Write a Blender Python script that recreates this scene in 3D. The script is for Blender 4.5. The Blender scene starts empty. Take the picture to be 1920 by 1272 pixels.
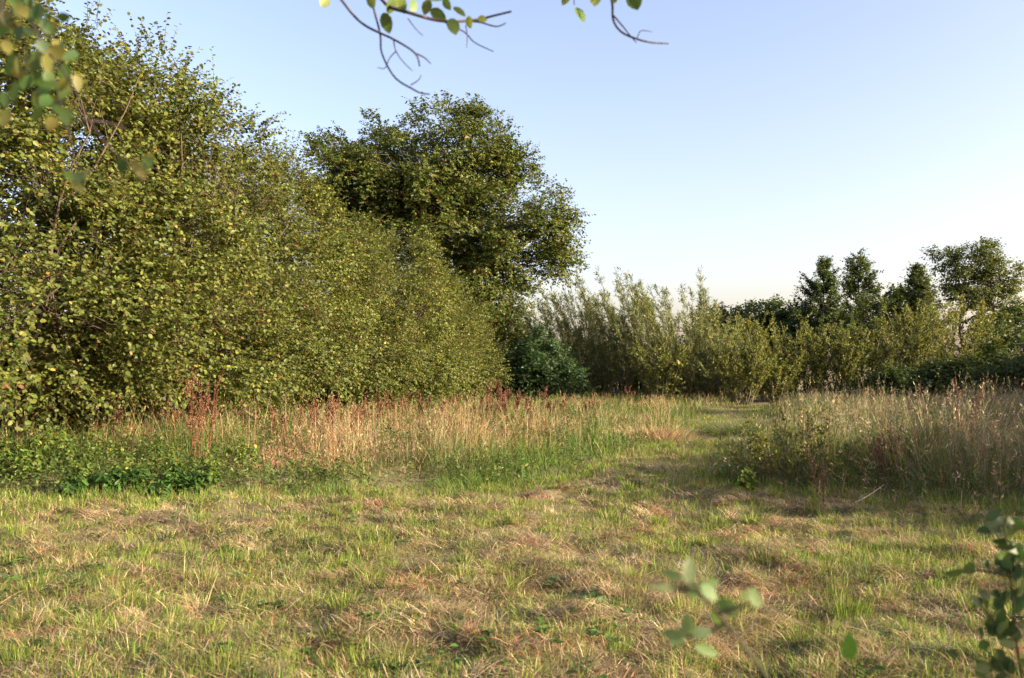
import bpy, math, random
import numpy as np

# ------------------------------------------------------------------ camera, sky, sun, exposure
S = bpy.context.scene
COL = S.collection
RNG = np.random.default_rng(11)
random.seed(11)
F, HOR, CAMZ = 1600.0, 690.0, 1.6          # focal length and horizon row in photo pixels, eye height in metres

cam_d = bpy.data.cameras.new('camera')
cam = bpy.data.objects.new('camera', cam_d); COL.objects.link(cam)
cam.location = (0, 0, CAMZ); cam.rotation_euler = (math.radians(90), 0, 0)
cam_d.sensor_width = 36.0; cam_d.lens = 36.0 * F / 1920
cam_d.shift_y = (HOR - 636) / 1920
cam_d.clip_start = 0.05; cam_d.clip_end = 3000
cam_d.dof.use_dof = True; cam_d.dof.focus_distance = 16.0; cam_d.dof.aperture_fstop = 4.0
S.camera = cam

SUN_EL, SUN_AZ = math.radians(17.0), math.radians(109.0)     # azimuth clockwise from the view direction
w = bpy.data.worlds.new('World'); S.world = w; w.use_nodes = True
nt = w.node_tree; nt.nodes.clear()
sky = nt.nodes.new('ShaderNodeTexSky'); sky.sky_type = 'NISHITA'; sky.sun_disc = False
sky.sun_elevation = SUN_EL; sky.sun_rotation = SUN_AZ
sky.air_density = 1.0; sky.dust_density = 3.0; sky.ozone_density = 2.5
bg = nt.nodes.new('ShaderNodeBackground'); bg.inputs['Strength'].default_value = 0.101
out = nt.nodes.new('ShaderNodeOutputWorld')
hs = nt.nodes.new('ShaderNodeMixRGB'); hs.blend_type = 'MULTIPLY'; hs.inputs[0].default_value = 1.0; hs.inputs[2].default_value = (1.24, 0.97, 0.90, 1)   # camera white balance
nt.links.new(sky.outputs[0], hs.inputs[1]); nt.links.new(hs.outputs[0], bg.inputs[0]); nt.links.new(bg.outputs[0], out.inputs[0])
sun_d = bpy.data.lights.new('sun', 'SUN'); sun_d.energy = 4.0; sun_d.angle = math.radians(0.6); sun_d.color = (1.0, 0.86, 0.62)
sun = bpy.data.objects.new('sun', sun_d); COL.objects.link(sun)
TO_SUN = np.array([math.cos(SUN_EL) * math.sin(SUN_AZ), math.cos(SUN_EL) * math.cos(SUN_AZ), math.sin(SUN_EL)])
sun.rotation_euler = (math.pi / 2 - SUN_EL, 0, math.atan2(TO_SUN[0], -TO_SUN[1]))
sun.location = (20, -10, 15)
vs = S.view_settings
vs.view_transform = 'Standard'; vs.look = 'None'; vs.exposure = 2.17; vs.gamma = 1.0; vs.use_curve_mapping = False
cy = S.cycles
cy.max_bounces = 6; cy.diffuse_bounces = 3; cy.glossy_bounces = 1; cy.transmission_bounces = 4; cy.transparent_max_bounces = 4
cy.caustics_reflective = False; cy.caustics_refractive = False

# ------------------------------------------------------------------ helpers
def at(px, Y, py=None):
    """point at depth Y seen at photo pixel (px, py); without py on the ground"""
    x = (px - 960) / F * Y
    return (x, Y, 0.0) if py is None else (x, Y, CAMZ + (HOR - py) / F * Y)

def unit(a):
    return a / np.maximum(np.linalg.norm(a, axis=-1, keepdims=True), 1e-9)

def hash2(ix, iy, seed):
    h = (ix.astype(np.int64) * 374761393 + iy.astype(np.int64) * 668265263 + seed * 974634721) & 0x7fffffff
    h = ((h ^ (h >> 13)) * 1274126177) & 0x7fffffff
    return ((h ^ (h >> 16)) & 0xffff) / 65535.0

def vnoise(x, y, seed=0):
    x = np.asarray(x, float); y = np.asarray(y, float)
    ix, iy = np.floor(x), np.floor(y); fx, fy = x - ix, y - iy
    fx = fx * fx * (3 - 2 * fx); fy = fy * fy * (3 - 2 * fy)
    a, b = hash2(ix, iy, seed), hash2(ix + 1, iy, seed)
    c, d = hash2(ix, iy + 1, seed), hash2(ix + 1, iy + 1, seed)
    return (a * (1 - fx) + b * fx) * (1 - fy) + (c * (1 - fx) + d * fx) * fy

def fbm(x, y, seed=0, octv=3):
    s, a, t = 0, 0.5, 0
    for k in range(octv):
        s = s + a * vnoise(x * 2 ** k, y * 2 ** k, seed + k * 17); t += a; a *= 0.5
    return s / t

def sm(x, a, b):
    t = np.clip((x - a) / (b - a), 0, 1); return t * t * (3 - 2 * t)

def path_c(Y):
    return 2.45 + (Y - 14) * 0.335 + 0.25 * np.sin(Y * 0.35)

def edge_left(x):       # depth where the mown strip ends on the left of the path
    x = np.asarray(x, float)
    return 10.5 + np.clip(x + 6, 0, 20) * 0.10 + sm(x, -0.3, 1.9) * 2.4 + (vnoise(x * 1.3, x * 0 + 3.3, 5) - 0.5) * 0.9

def edge_right(x):      # the same on the right of the path
    x = np.asarray(x, float)
    return np.maximum(11.6 - (x - 2.4) * 0.62, 9.4) + (vnoise(x * 1.6, x * 0 + 8.1, 6) - 0.5) * 0.7

def region(x, y):
    """signed depth into the left and right tall grass in metres (positive = inside)"""
    pc = path_c(y)
    hw = 0.72 + (vnoise(x * 0 + 2.2, y * 0.8, 9) - 0.5) * 0.5
    left = np.minimum(y - edge_left(x), (pc - hw) - x)
    right = np.minimum(y - edge_right(x), x - (pc + hw + .42))
    return left, right

def ground_h(x, y):
    x = np.asarray(x, float); y = np.asarray(y, float)
    near = 1 - sm(np.hypot(x, y), 20, 60)
    h = (fbm(x * 0.35, y * 0.35, 2) - 0.5) * 0.16 + (fbm(x * 1.5, y * 1.5, 3, 3) - 0.5) * 0.17 + (fbm(x * 4.5, y * 4.5, 4, 2) - 0.5) * 0.09
    l, r = region(x, y)
    h = h + sm(l, 0, 2.0) * 0.08 + sm(r, 0, 1.5) * 0.08
    return h * near

class Geo:
    def __init__(self): self.V, self.C, self.Q, self.T, self.n = [], [], [], [], 0
    def add(self, V, C, Q=None, T=None):
        V = np.asarray(V, float).reshape(-1, 3)
        C = np.broadcast_to(np.asarray(C, float), (len(V), 3))
        self.V.append(V); self.C.append(C)
        if Q is not None and len(Q): self.Q.append(np.asarray(Q) + self.n)
        if T is not None and len(T): self.T.append(np.asarray(T) + self.n)
        self.n += len(V)
    def tube(self, pts, radii, col, sides=5):
        pts = np.asarray(pts, float); m = len(pts)
        tan = unit(np.gradient(pts, axis=0))
        ref = np.array([0.31, 0.9, 0.29]); s = unit(np.cross(tan, ref)); u = np.cross(s, tan)
        a = np.arange(sides) * 2 * math.pi / sides
        ring = np.cos(a)[None, :, None] * s[:, None, :] + np.sin(a)[None, :, None] * u[:, None, :]
        V = pts[:, None, :] + ring * np.asarray(radii)[:, None, None]
        i = np.arange(m - 1)[:, None] * sides; k = np.arange(sides)[None, :]; k2 = (k + 1) % sides
        Q = np.stack([i + k, i + k2, i + sides + k2, i + sides + k], -1).reshape(-1, 4)
        self.add(V, col, Q)
    def leaves(self, P, D, N, L, W, C, shape='round', fold=0.25, droop=0.15):
        n = len(P)
        if n == 0: return
        D = unit(D); Sd = unit(np.cross(D, N)); N = np.cross(Sd, D)
        if shape == 'round':
            u = np.array([0, .30, .78, 1, .78, .30]); v = np.array([0, .46, .36, 0, -.36, -.46])
            Q = np.array([[0, 1, 2, 3], [0, 3, 4, 5]])
        elif shape == 'serrate':      # near leaves: more points on the rim
            u = np.array([0, .08, .32, .6, .84, 1.0, .84, .6, .32, .08, .3, .62])
            v = np.array([0, .26, .48, .46, .27, 0, -.27, -.46, -.48, -.26, 0, 0])
            Q = np.array([[0, 1, 2, 10], [10, 2, 3, 11], [11, 3, 4, 5], [0, 10, 8, 9], [10, 11, 7, 8], [11, 5, 6, 7]])
        else:                         # diamond
            u = np.array([0, .45, 1, .45]); v = np.array([0, .5, 0, -.5]); Q = None
        k = len(u)
        L = np.broadcast_to(L, (n,)); W = np.broadcast_to(W, (n,))
        wv = fold * np.abs(v)[None, :] * W[:, None] - droop * (u ** 2)[None, :] * L[:, None]
        V = P[:, None, :] + (u[None, :] * L[:, None])[..., None] * D[:, None, :] + (v[None, :] * W[:, None])[..., None] * Sd[:, None, :] + wv[..., None] * N[:, None, :]
        Cc = np.repeat(C, k, axis=0) if np.ndim(C) == 2 else C
        base = (np.arange(n) * k)[:, None, None]
        if Q is not None: self.add(V, Cc, Q=(base + Q[None]).reshape(-1, 4))
        else: self.add(V, Cc, T=(base + np.array([[0, 1, 2], [0, 2, 3]])[None]).reshape(-1, 3))
    def blades(self, P, H, lean, heading, W, C, seg=2, curl=1.0, face=None):
        """grass blades: P base, H length, lean 0..1.5 (0 upright, 1.5 flat), heading radians"""
        n = len(P)
        if n == 0: return
        hd = np.stack([np.cos(heading), np.sin(heading), np.zeros(n)], -1)
        fa = heading + math.pi / 2 if face is None else face
        sd = np.stack([np.cos(fa), np.sin(fa), np.zeros(n)], -1)
        pts = [P]; cur = P
        for k in range(seg):
            a = np.clip(lean * (0.45 + curl * (k + 0.5) / seg * 0.9), 0, 2.2)
            cur = cur + (H / seg)[:, None] * (np.sin(a)[:, None] * hd + np.cos(a)[:, None] * np.array([0, 0, 1.0]))
            pts.append(cur)
        V = []
        for k in range(seg):
            ww = (W * (1.0 - 0.45 * k / seg) * 0.5)[:, None] * sd
            V += [pts[k] - ww, pts[k] + ww]
        V.append(pts[seg]); V = np.stack(V, 1)
        kk = 2 * seg + 1; base = (np.arange(n) * kk)[:, None]
        Q = [base + np.array([[2 * k, 2 * k + 1, 2 * k + 3, 2 * k + 2]]) for k in range(seg - 1)]
        T = base + np.array([[2 * seg - 2, 2 * seg - 1, 2 * seg]])
        self.add(V, np.repeat(C, kk, axis=0), Q=np.concatenate(Q) if Q else None, T=T)
    def build(self, name, mat, parent=None, origin=(0, 0, 0)):
        V = np.concatenate(self.V) - np.asarray(origin, float); C = np.concatenate(self.C)
        Q = np.concatenate(self.Q) if self.Q else np.zeros((0, 4), int)
        T = np.concatenate(self.T) if self.T else np.zeros((0, 3), int)
        me = bpy.data.meshes.new(name)
        me.vertices.add(len(V)); me.vertices.foreach_set('co', V.astype(np.float32).ravel())
        loops = np.concatenate([Q.ravel(), T.ravel()]).astype(np.int32)
        me.loops.add(len(loops)); me.loops.foreach_set('vertex_index', loops)
        st = np.concatenate([np.arange(len(Q)) * 4, len(Q) * 4 + np.arange(len(T)) * 3]).astype(np.int32)
        me.polygons.add(len(st)); me.polygons.foreach_set('loop_start', st)
        me.update(calc_edges=True)
        at_ = me.attributes.new('tint', 'FLOAT_COLOR', 'POINT')
        at_.data.foreach_set('color', np.concatenate([C, np.ones((len(C), 1))], 1).astype(np.float32).ravel())
        me.materials.append(mat)
        o = bpy.data.objects.new(name, me); COL.objects.link(o)
        if parent is not None: o.parent = parent
        else: o.location = origin
        return o

def tag(o, label=None, cat=None, group=None, kind=None):
    if label: o['label'] = label
    if cat: o['category'] = cat
    if group: o['group'] = group
    if kind: o['kind'] = kind
    return o

def thing(name, label, cat, loc, group=None):
    o = bpy.data.objects.new(name, None); COL.objects.link(o); o.location = loc
    o.empty_display_size = 0.2
    return tag(o, label, cat, group)

def pick(pal, n, jit=0.18, w=None):
    pal = np.asarray(pal, float)
    c = pal[RNG.choice(len(pal), n, p=w)]
    return c * (1 + (RNG.random((n, 1)) - 0.5) * 2 * jit) * (1 + (RNG.random((n, 3)) - 0.5) * jit)

# ------------------------------------------------------------------ materials
def mat_leaf(name, trans=0.35, rough=0.5, spec=0.25, tmul=(1.15, 1.1, 0.55)):
    m = bpy.data.materials.new(name); m.use_nodes = True; t = m.node_tree; t.nodes.clear()
    a = t.nodes.new('ShaderNodeAttribute'); a.attribute_name = 'tint'
    nz = t.nodes.new('ShaderNodeTexNoise'); nz.inputs['Scale'].default_value = 55; nz.inputs['Detail'].default_value = 2
    rp = t.nodes.new('ShaderNodeMapRange'); rp.inputs['To Min'].default_value = 0.75; rp.inputs['To Max'].default_value = 1.25
    geo = t.nodes.new('ShaderNodeTexCoord')
    mu = t.nodes.new('ShaderNodeMixRGB'); mu.blend_type = 'MULTIPLY'; mu.inputs[0].default_value = 1
    t.links.new(geo.outputs['Object'], nz.inputs['Vector']); t.links.new(nz.outputs[0], rp.inputs[0])
    t.links.new(a.outputs['Color'], mu.inputs[1]); t.links.new(rp.outputs[0], mu.inputs[2])
    p = t.nodes.new('ShaderNodeBsdfPrincipled'); p.inputs['Roughness'].default_value = rough; p.inputs['Specular IOR Level'].default_value = spec
    t.links.new(mu.outputs[0], p.inputs['Base Color'])
    tr = t.nodes.new('ShaderNodeBsdfTranslucent')
    m2 = t.nodes.new('ShaderNodeMixRGB'); m2.blend_type = 'MULTIPLY'; m2.inputs[0].default_value = 1; m2.inputs[2].default_value = (*tmul, 1)
    t.links.new(mu.outputs[0], m2.inputs[1]); t.links.new(m2.outputs[0], tr.inputs[0])
    mx = t.nodes.new('ShaderNodeMixShader'); mx.inputs[0].default_value = trans
    o = t.nodes.new('ShaderNodeOutputMaterial')
    t.links.new(p.outputs[0], mx.inputs[1]); t.links.new(tr.outputs[0], mx.inputs[2]); t.links.new(mx.outputs[0], o.inputs[0])
    return m

def mat_bark(name):
    m = bpy.data.materials.new(name); m.use_nodes = True; t = m.node_tree
    p = t.nodes['Principled BSDF']; p.inputs['Roughness'].default_value = 0.9; p.inputs['Specular IOR Level'].default_value = 0.15
    a = t.nodes.new('ShaderNodeAttribute'); a.attribute_name = 'tint'
    tc = t.nodes.new('ShaderNodeTexCoord'); mp = t.nodes.new('ShaderNodeMapping'); mp.inputs['Scale'].default_value = (14, 14, 3)
    nz = t.nodes.new('ShaderNodeTexNoise'); nz.inputs['Scale'].default_value = 3; nz.inputs['Detail'].default_value = 5
    rp = t.nodes.new('ShaderNodeMapRange'); rp.inputs['To Min'].default_value = 0.5; rp.inputs['To Max'].default_value = 1.5
    mu = t.nodes.new('ShaderNodeMixRGB'); mu.blend_type = 'MULTIPLY'; mu.inputs[0].default_value = 1
    t.links.new(tc.outputs['Object'], mp.inputs[0]); t.links.new(mp.outputs[0], nz.inputs['Vector']); t.links.new(nz.outputs[0], rp.inputs[0])
    t.links.new(a.outputs['Color'], mu.inputs[1]); t.links.new(rp.outputs[0], mu.inputs[2]); t.links.new(mu.outputs[0], p.inputs['Base Color'])
    bp = t.nodes.new('ShaderNodeBump'); bp.inputs['Strength'].default_value = 0.6; bp.inputs['Distance'].default_value = 0.03
    t.links.new(nz.outputs[0], bp.inputs['Height']); t.links.new(bp.outputs[0], p.inputs['Normal'])
    return m

def mat_ground():
    m = bpy.data.materials.new('meadow_soil'); m.use_nodes = True; t = m.node_tree
    p = t.nodes['Principled BSDF']; p.inputs['Roughness'].default_value = 0.95; p.inputs['Specular IOR Level'].default_value = 0.1
    tc = t.nodes.new('ShaderNodeTexCoord')
    def noise(s, d):
        n = t.nodes.new('ShaderNodeTexNoise'); n.inputs['Scale'].default_value = s; n.inputs['Detail'].default_value = d
        t.links.new(tc.outputs['Object'], n.inputs['Vector']); return n
    def ramp(src, c0, c1, lo=0.35, hi=0.65):
        r = t.nodes.new('ShaderNodeValToRGB'); r.color_ramp.elements[0].position = lo; r.color_ramp.elements[1].position = hi
        r.color_ramp.elements[0].color = (*c0, 1); r.color_ramp.elements[1].color = (*c1, 1)
        t.links.new(src.outputs[0], r.inputs[0]); return r
    a = ramp(noise(0.9, 5), (0.085, 0.10, 0.03), (0.20, 0.15, 0.085))
    b = ramp(noise(38, 6), (0.055, 0.042, 0.025), (0.27, 0.21, 0.12), 0.3, 0.75)
    mx = t.nodes.new('ShaderNodeMixRGB'); mx.inputs[0].default_value = 0.5
    t.links.new(a.outputs[0], mx.inputs[1]); t.links.new(b.outputs[0], mx.inputs[2]); t.links.new(mx.outputs[0], p.inputs['Base Color'])
    nb = noise(60, 4); bp = t.nodes.new('ShaderNodeBump'); bp.inputs['Strength'].default_value = 0.8; bp.inputs['Distance'].default_value = 0.03
    t.links.new(nb.outputs[0], bp.inputs['Height']); t.links.new(bp.outputs[0], p.inputs['Normal'])
    return m

M_LEAF = mat_leaf('leaf', 0.42)
M_NEAR = mat_leaf('near_leaf', 0.45, 0.45, 0.3)
M_GRASS = mat_leaf('grass_blade', 0.38, 0.6, 0.2, (1.1, 1.05, 0.6))
M_DRY = mat_leaf('dry_stalk', 0.2, 0.8, 0.1, (1.0, 0.9, 0.7))
M_BARK = mat_bark('bark')

# ------------------------------------------------------------------ the ground
def build_ground():
    def axis(fine0, fine1, step, far0, far1):
        a = np.arange(fine0, fine1, step)
        lo = fine0 - np.geomspace(step, fine0 - far0, 26)[::-1]; hi = a[-1] + np.geomspace(step, far1 - a[-1], 26)
        return np.concatenate([lo, a, hi])
    X = axis(-8, 9, 0.085, -900, 900); Y = axis(3, 14.5, 0.085, -300, 1500)
    xx, yy = np.meshgrid(X, Y); zz = ground_h(xx, yy)
    V = np.stack([xx, yy, zz], -1).reshape(-1, 3); nx, ny = len(X), len(Y)
    i = np.arange(ny - 1)[:, None] * nx + np.arange(nx - 1)[None, :]; i = i.ravel()
    g = Geo(); g.add(V, (.1, .1, .05), Q=np.stack([i, i + 1, i + nx + 1, i + nx], -1))
    o = g.build('ground', mat_ground()); o['kind'] = 'structure'
    o.data.polygons.foreach_set('use_smooth', np.ones(len(o.data.polygons), bool))
build_ground()

# ------------------------------------------------------------------ trees and shrubs
BARK_HAZEL = (0.10, 0.075, 0.05); BARK_OAK = (0.075, 0.06, 0.045)

def bez(a, b, c, n=7):
    t = np.linspace(0, 1, n)[:, None]
    return (1 - t) ** 2 * a + 2 * t * (1 - t) * b + t ** 2 * c

def leafy_shoots(g, start, direction, length, per, leaf_l, leaf_w, pal, palw, shape, twig_r=0.004, twig_c=(0.13, 0.085, 0.05),
                 updown=0.35, droop=0.15, fold=0.25, twigs=True, nup=0.55, jit=0.2, spread=1.0):
    """twigs with alternate leaves along them"""
    n = len(start)
    if n == 0: return
    d = unit(direction)
    t = (np.arange(per)[None, :] + RNG.random((n, per)) * 0.8) / per
    sag = -0.18 * length[:, None] * t ** 2
    P = start[:, None, :] + (length[:, None] * t)[..., None] * d[:, None, :] + sag[..., None] * np.array([0, 0, 1.0])
    side = unit(np.cross(d, np.array([0.05, 0.02, 1.0])))
    sgn = np.where(np.arange(per) % 2 == 0, 1.0, -1.0)[None, :, None]
    D = d[:, None, :] * 0.6 + side[:, None, :] * sgn * spread + RNG.normal(0, .45, (n, per, 3)) + np.array([0, 0, -updown])
    N = np.array([0, 0, nup]) + d[:, None, :] * 0.35 + RNG.normal(0, .45, (n, per, 3))
    m = n * per
    sc = 0.7 + 0.6 * RNG.random(m)
    C = pick(pal, m, jit, palw)
    tone = (1 + (np.repeat(RNG.random(n), per) - 0.5) * 0.35)[:, None]
    g.leaves(P.reshape(m, 3), D.reshape(m, 3), N.reshape(m, 3), leaf_l * sc, leaf_w * sc, C * tone, shape, fold, droop)
    if twigs:
        sd = side * twig_r
        e = start + d * length[:, None] + np.array([0, 0, -0.18]) * length[:, None]
        mid = start + d * length[:, None] * .5 + np.array([0, 0, -0.045]) * length[:, None]
        up = np.cross(sd, d)
        V = np.stack([start - sd, start + sd, start + up * 1.2, mid - sd * .8, mid + sd * .8, mid + up, e], 1)
        b = (np.arange(n) * 7)[:, None]
        Q = np.concatenate([b + np.array([[0, 1, 4, 3]]), b + np.array([[1, 2, 5, 4]]), b + np.array([[2, 0, 3, 5]])])
        T = np.concatenate([b + np.array([[3, 4, 6]]), b + np.array([[4, 5, 6]]), b + np.array([[5, 3, 6]])])
        g.add(V, twig_c, Q=Q, T=T)

def blob_points(blobs, n, shell=0.5):
    """points spread through ellipsoids, mostly near their skins; also the outward direction and local size"""
    w_ = np.array([b[6] if len(b) > 6 else b[3] * b[4] + b[4] * b[5] + b[3] * b[5] for b in blobs], float); w_ /= w_.sum()
    k = RNG.choice(len(blobs), n, p=w_); B = np.array([b[:6] for b in blobs], float)[k]
    u = unit(RNG.normal(0, 1, (n, 3))); r = shell + (1 - shell) * RNG.random(n) ** 0.7
    return B[:, :3] + u * B[:, 3:6] * r[:, None], unit(u / B[:, 3:6] * B[:, 3:6].mean(1, keepdims=True)), r

def tree(name, label, cat, base, blobs, boughs, shoots, per, leaf, pal, palw=None, group=None, stems=1, stem_r=0.16, bark=BARK_HAZEL,
         shape='round', bough_r=0.5, shoot_l=(0.35, 0.8), up=0.35, shell=0.5, zmin=0.5, limb_r=0.03, top_frac=0.8, lean=(0, 0), fork=0.3,
         twigs=True, stem_spread=0.25, flat=0.8, droop=0.15, out_w=0.8, leaders=0):
    """a woody plant: stems and limbs in one mesh, leaves and twigs in another"""
    base = np.array([base[0], base[1], float(ground_h(base[0], base[1]))])
    root = thing(name, label, cat, base, group)
    bc, bo, br_ = blob_points(blobs, boughs, shell)
    ok = bc[:, 2] > zmin; bc, bo = bc[ok], bo[ok]; nb = len(bc)
    top = max(b[2] + b[5] for b in blobs); cxy = np.average([b[:2] for b in blobs], axis=0, weights=[b[3] for b in blobs])
    g = Geo(); stems_p = []
    for s in range(stems):
        a = s * 2.4 + RNG.random() * 0.8; sp = stem_spread * top if stems > 1 else 0.0
        tip = np.array([cxy[0] + math.cos(a) * sp + lean[0], cxy[1] + math.sin(a) * sp + lean[1], top * top_frac * (0.85 + 0.15 * RNG.random())])
        st = base + np.array([math.cos(a), math.sin(a), 0]) * (0.15 * min(stems - 1, 1.5)) - np.array([0, 0, 0.15])
        mid = st * 0.55 + tip * 0.45 + np.array([*(RNG.normal(0, .06, 2) * top), 0.06 * top])
        p = bez(st, mid, tip, 12); p[1:-1, :2] += RNG.normal(0, 0.012 * top, (10, 2))
        rr = stem_r * np.linspace(1, 0.18, 12); rr[0] *= 1.35
        g.tube(p, rr, bark, 8 if stem_r > .1 else 6); stems_p.append((p, rr))
    for i in range(nb):
        p, rr = stems_p[RNG.integers(stems)] if stems > 1 else stems_p[0]
        dz = bc[i, 2] - np.linalg.norm(bc[i, :2] - p[-1, :2]) * 0.55
        k = int(np.clip(np.searchsorted(p[:, 2], max(dz, fork * top)), 1, 10))
        a = p[k]; m = (a + bc[i]) / 2 + np.array([0, 0, 0.12 * np.linalg.norm(bc[i] - a)]) + RNG.normal(0, .06, 3) * np.linalg.norm(bc[i] - a)
        q = bez(a, m, bc[i], 6); q[1:-1] += RNG.normal(0, .045, (4, 3)) * np.linalg.norm(bc[i] - a); r0 = min(rr[k] * 0.6, limb_r * (0.7 + 0.6 * RNG.random()))
        g.tube(q, r0 * np.linspace(1, .25, 6), bark, 4)
    g.build('trunk', M_BARK, root, base)
    g = Geo()
    n = nb * shoots; C0 = np.repeat(bc, shoots, 0); O = np.repeat(bo, shoots, 0)
    R = np.repeat(bough_r * (0.7 + 0.6 * RNG.random(nb)), shoots)[:, None]
    off = unit(RNG.normal(0, 1, (n, 3))) * RNG.random((n, 1)) ** .5 * R * np.array([1, 1, flat])
    start = C0 + off
    d = O * out_w + unit(off) * 0.5 + np.array([0, 0, up]) + RNG.normal(0, .35, (n, 3))
    ln = shoot_l[0] + (shoot_l[1] - shoot_l[0]) * RNG.random(n)
    ok = start[:, 2] > zmin * 0.9
    leafy_shoots(g, start[ok], d[ok], ln[ok], per, leaf[0], leaf[1], pal, palw, shape, twigs=twigs, droop=droop)
    if leaders:
        lc, lo, _ = blob_points(blobs, leaders * 3, .85); up_ = lo[:, 2] > .05; lc, lo = lc[up_], lo[up_]
        st = np.repeat(lc, 5, 0) + RNG.normal(0, .10, (len(lc) * 5, 3)); d = np.repeat(lo * .35 + np.array([0, 0, 1.0]) + RNG.normal(0, .25, lc.shape), 5, 0) + RNG.normal(0, .22, st.shape)
        leafy_shoots(g, st, d, .35 + .95 * RNG.random(len(st)), 12, leaf[0] * .95, leaf[1] * .95, pal, palw, shape, twigs=twigs, droop=droop, spread=.8)
    g.build('crown', M_LEAF, root, base)
    return root

HAZEL = [(0.118, 0.142, 0.027), (0.088, 0.114, 0.024), (0.052, 0.076, 0.018), (0.15, 0.16, 0.034), (0.27, 0.22, 0.05), (0.16, 0.09, 0.035)]
HAZEL_W = [.33, .30, .22, .125, .012, .013]

hedge = [  # px of the top, depth, top row, radius, boughs, label
    (70, 14.0, -60, 2.7, 150, 'tallest hazel at the left edge, its leafy top cut off by the picture frame'),
    (302, 16.6, 112, 2.4, 150, 'tall hazel with a loose pointed top, second from the left in the hedge'),
    (425, 20.0, 205, 2.6, 140, 'dense olive hazel, third from the left in the hedge, behind the red dock pair'),
    (535, 24.0, 295, 2.6, 140, 'yellow green hazel whose shoulder touches the left flank of the big oak'),
    (655, 28.0, 425, 2.7, 130, 'sunlit hazel standing just in front of the left foot of the oak'),
    (765, 32.5, 450, 2.7, 130, 'rounded sunny hazel in front of the middle of the oak'),
    (835, 37.0, 520, 2.5, 120, 'lower hazel below the oak crown, next to last of the hedge'),
    (880, 41.0, 600, 2.3, 110, 'lowest hazel at the far right end of the hedge'),
]
for i, (px, Y, py, r, nb, lab) in enumerate(hedge):
    x, y, z = at(px, Y, py)
    cx = x - 0.25 * r
    zt = z
    far = i >= 3
    blobs = [(cx, y, zt * .43, r * 1.05, r * 1.05, zt * .40), (cx - .1, y, zt * .68, r * .8, r * .85, zt * .30),
             (cx + .8, y - .7, zt * .27, r * .95, r * .9, zt * .20), (x, y, zt * .86, r * .33, r * .35, zt * .14, 3.0)]
    tree('hazel_shrub', lab, 'shrub', (cx, y), blobs, int(nb * 1.15), 37, 10, (0.070, 0.058) if not far else (0.080, 0.064), np.array(HAZEL) * [1.0, 1.08, .86, 1.1, .9, 1.12, .92, 1.05][i], HAZEL_W,
         'hazels of the hedge on the left', stems=6, stem_r=0.055, shape='round' if not far else 'diamond', bough_r=0.5, shoot_l=(.3, .8),
         shell=.58, zmin=1.15 if i < 3 else 0.5, limb_r=.014, leaders=44, bark=(.085, .065, .045))

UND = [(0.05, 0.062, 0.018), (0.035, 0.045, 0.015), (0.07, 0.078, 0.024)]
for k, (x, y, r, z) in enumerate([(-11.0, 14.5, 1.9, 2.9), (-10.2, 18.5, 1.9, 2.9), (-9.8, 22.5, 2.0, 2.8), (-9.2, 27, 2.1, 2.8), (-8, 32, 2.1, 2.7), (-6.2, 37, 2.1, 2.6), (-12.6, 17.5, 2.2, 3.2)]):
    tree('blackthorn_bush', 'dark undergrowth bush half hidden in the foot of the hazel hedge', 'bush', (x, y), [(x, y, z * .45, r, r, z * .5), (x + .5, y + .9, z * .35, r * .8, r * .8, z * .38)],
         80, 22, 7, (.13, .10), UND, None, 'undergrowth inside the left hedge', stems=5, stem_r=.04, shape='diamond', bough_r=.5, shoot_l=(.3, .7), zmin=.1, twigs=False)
# the oak
OAK = [(0.092, 0.122, 0.024), (0.065, 0.092, 0.02), (0.044, 0.066, 0.018), (0.125, 0.132, 0.028), (0.18, 0.10, 0.03)]
OY = 49.0
def ob(px, py, rx, ry, rd, dy=0.0, w_=None):
    x, y, z = at(px - 14, OY, py); s = OY / F
    b = (x, y + dy, z, rx * s, rd, ry * s)
    return b + ((w_ or rx * ry / 100.0) * rd ** .5,)
tree('oak_tree', 'big round headed oak towering over the hedge against the sky', 'tree', at(835, OY)[:2],
     [ob(810, 305, 175, 112, 5.0), ob(680, 345, 100, 108, 4.2, 0, 320.), ob(925, 300, 92, 98, 4.0), ob(1030, 420, 62, 75, 3.0), ob(850, 450, 180, 120, 4.8, 0, 190.), ob(940, 470, 95, 90, 3.6, 0, 75.),
      ob(1062, 480, 44, 66, 2.6), ob(1050, 430, 60, 60, 2.6), ob(930, 560, 90, 80, 3.4), ob(945, 620, 75, 80, 3.0), ob(690, 450, 80, 80, 3.5), ob(870, 620, 90, 80, 3.0), ob(965, 330, 50, 60, 2.5), ob(975, 650, 45, 60, 2.2), ob(800, 350, 120, 90, 3.5)],
     900, 30, 7, (0.165, 0.11), OAK, [.34, .30, .20, .12, .04], stems=1, stem_r=0.62, bark=BARK_OAK, shape='diamond', bough_r=.78, shoot_l=(.25, .75),
     up=.3, shell=.12, zmin=1.0, limb_r=.038, top_frac=.72, fork=.2, twigs=False, flat=.75)

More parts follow.
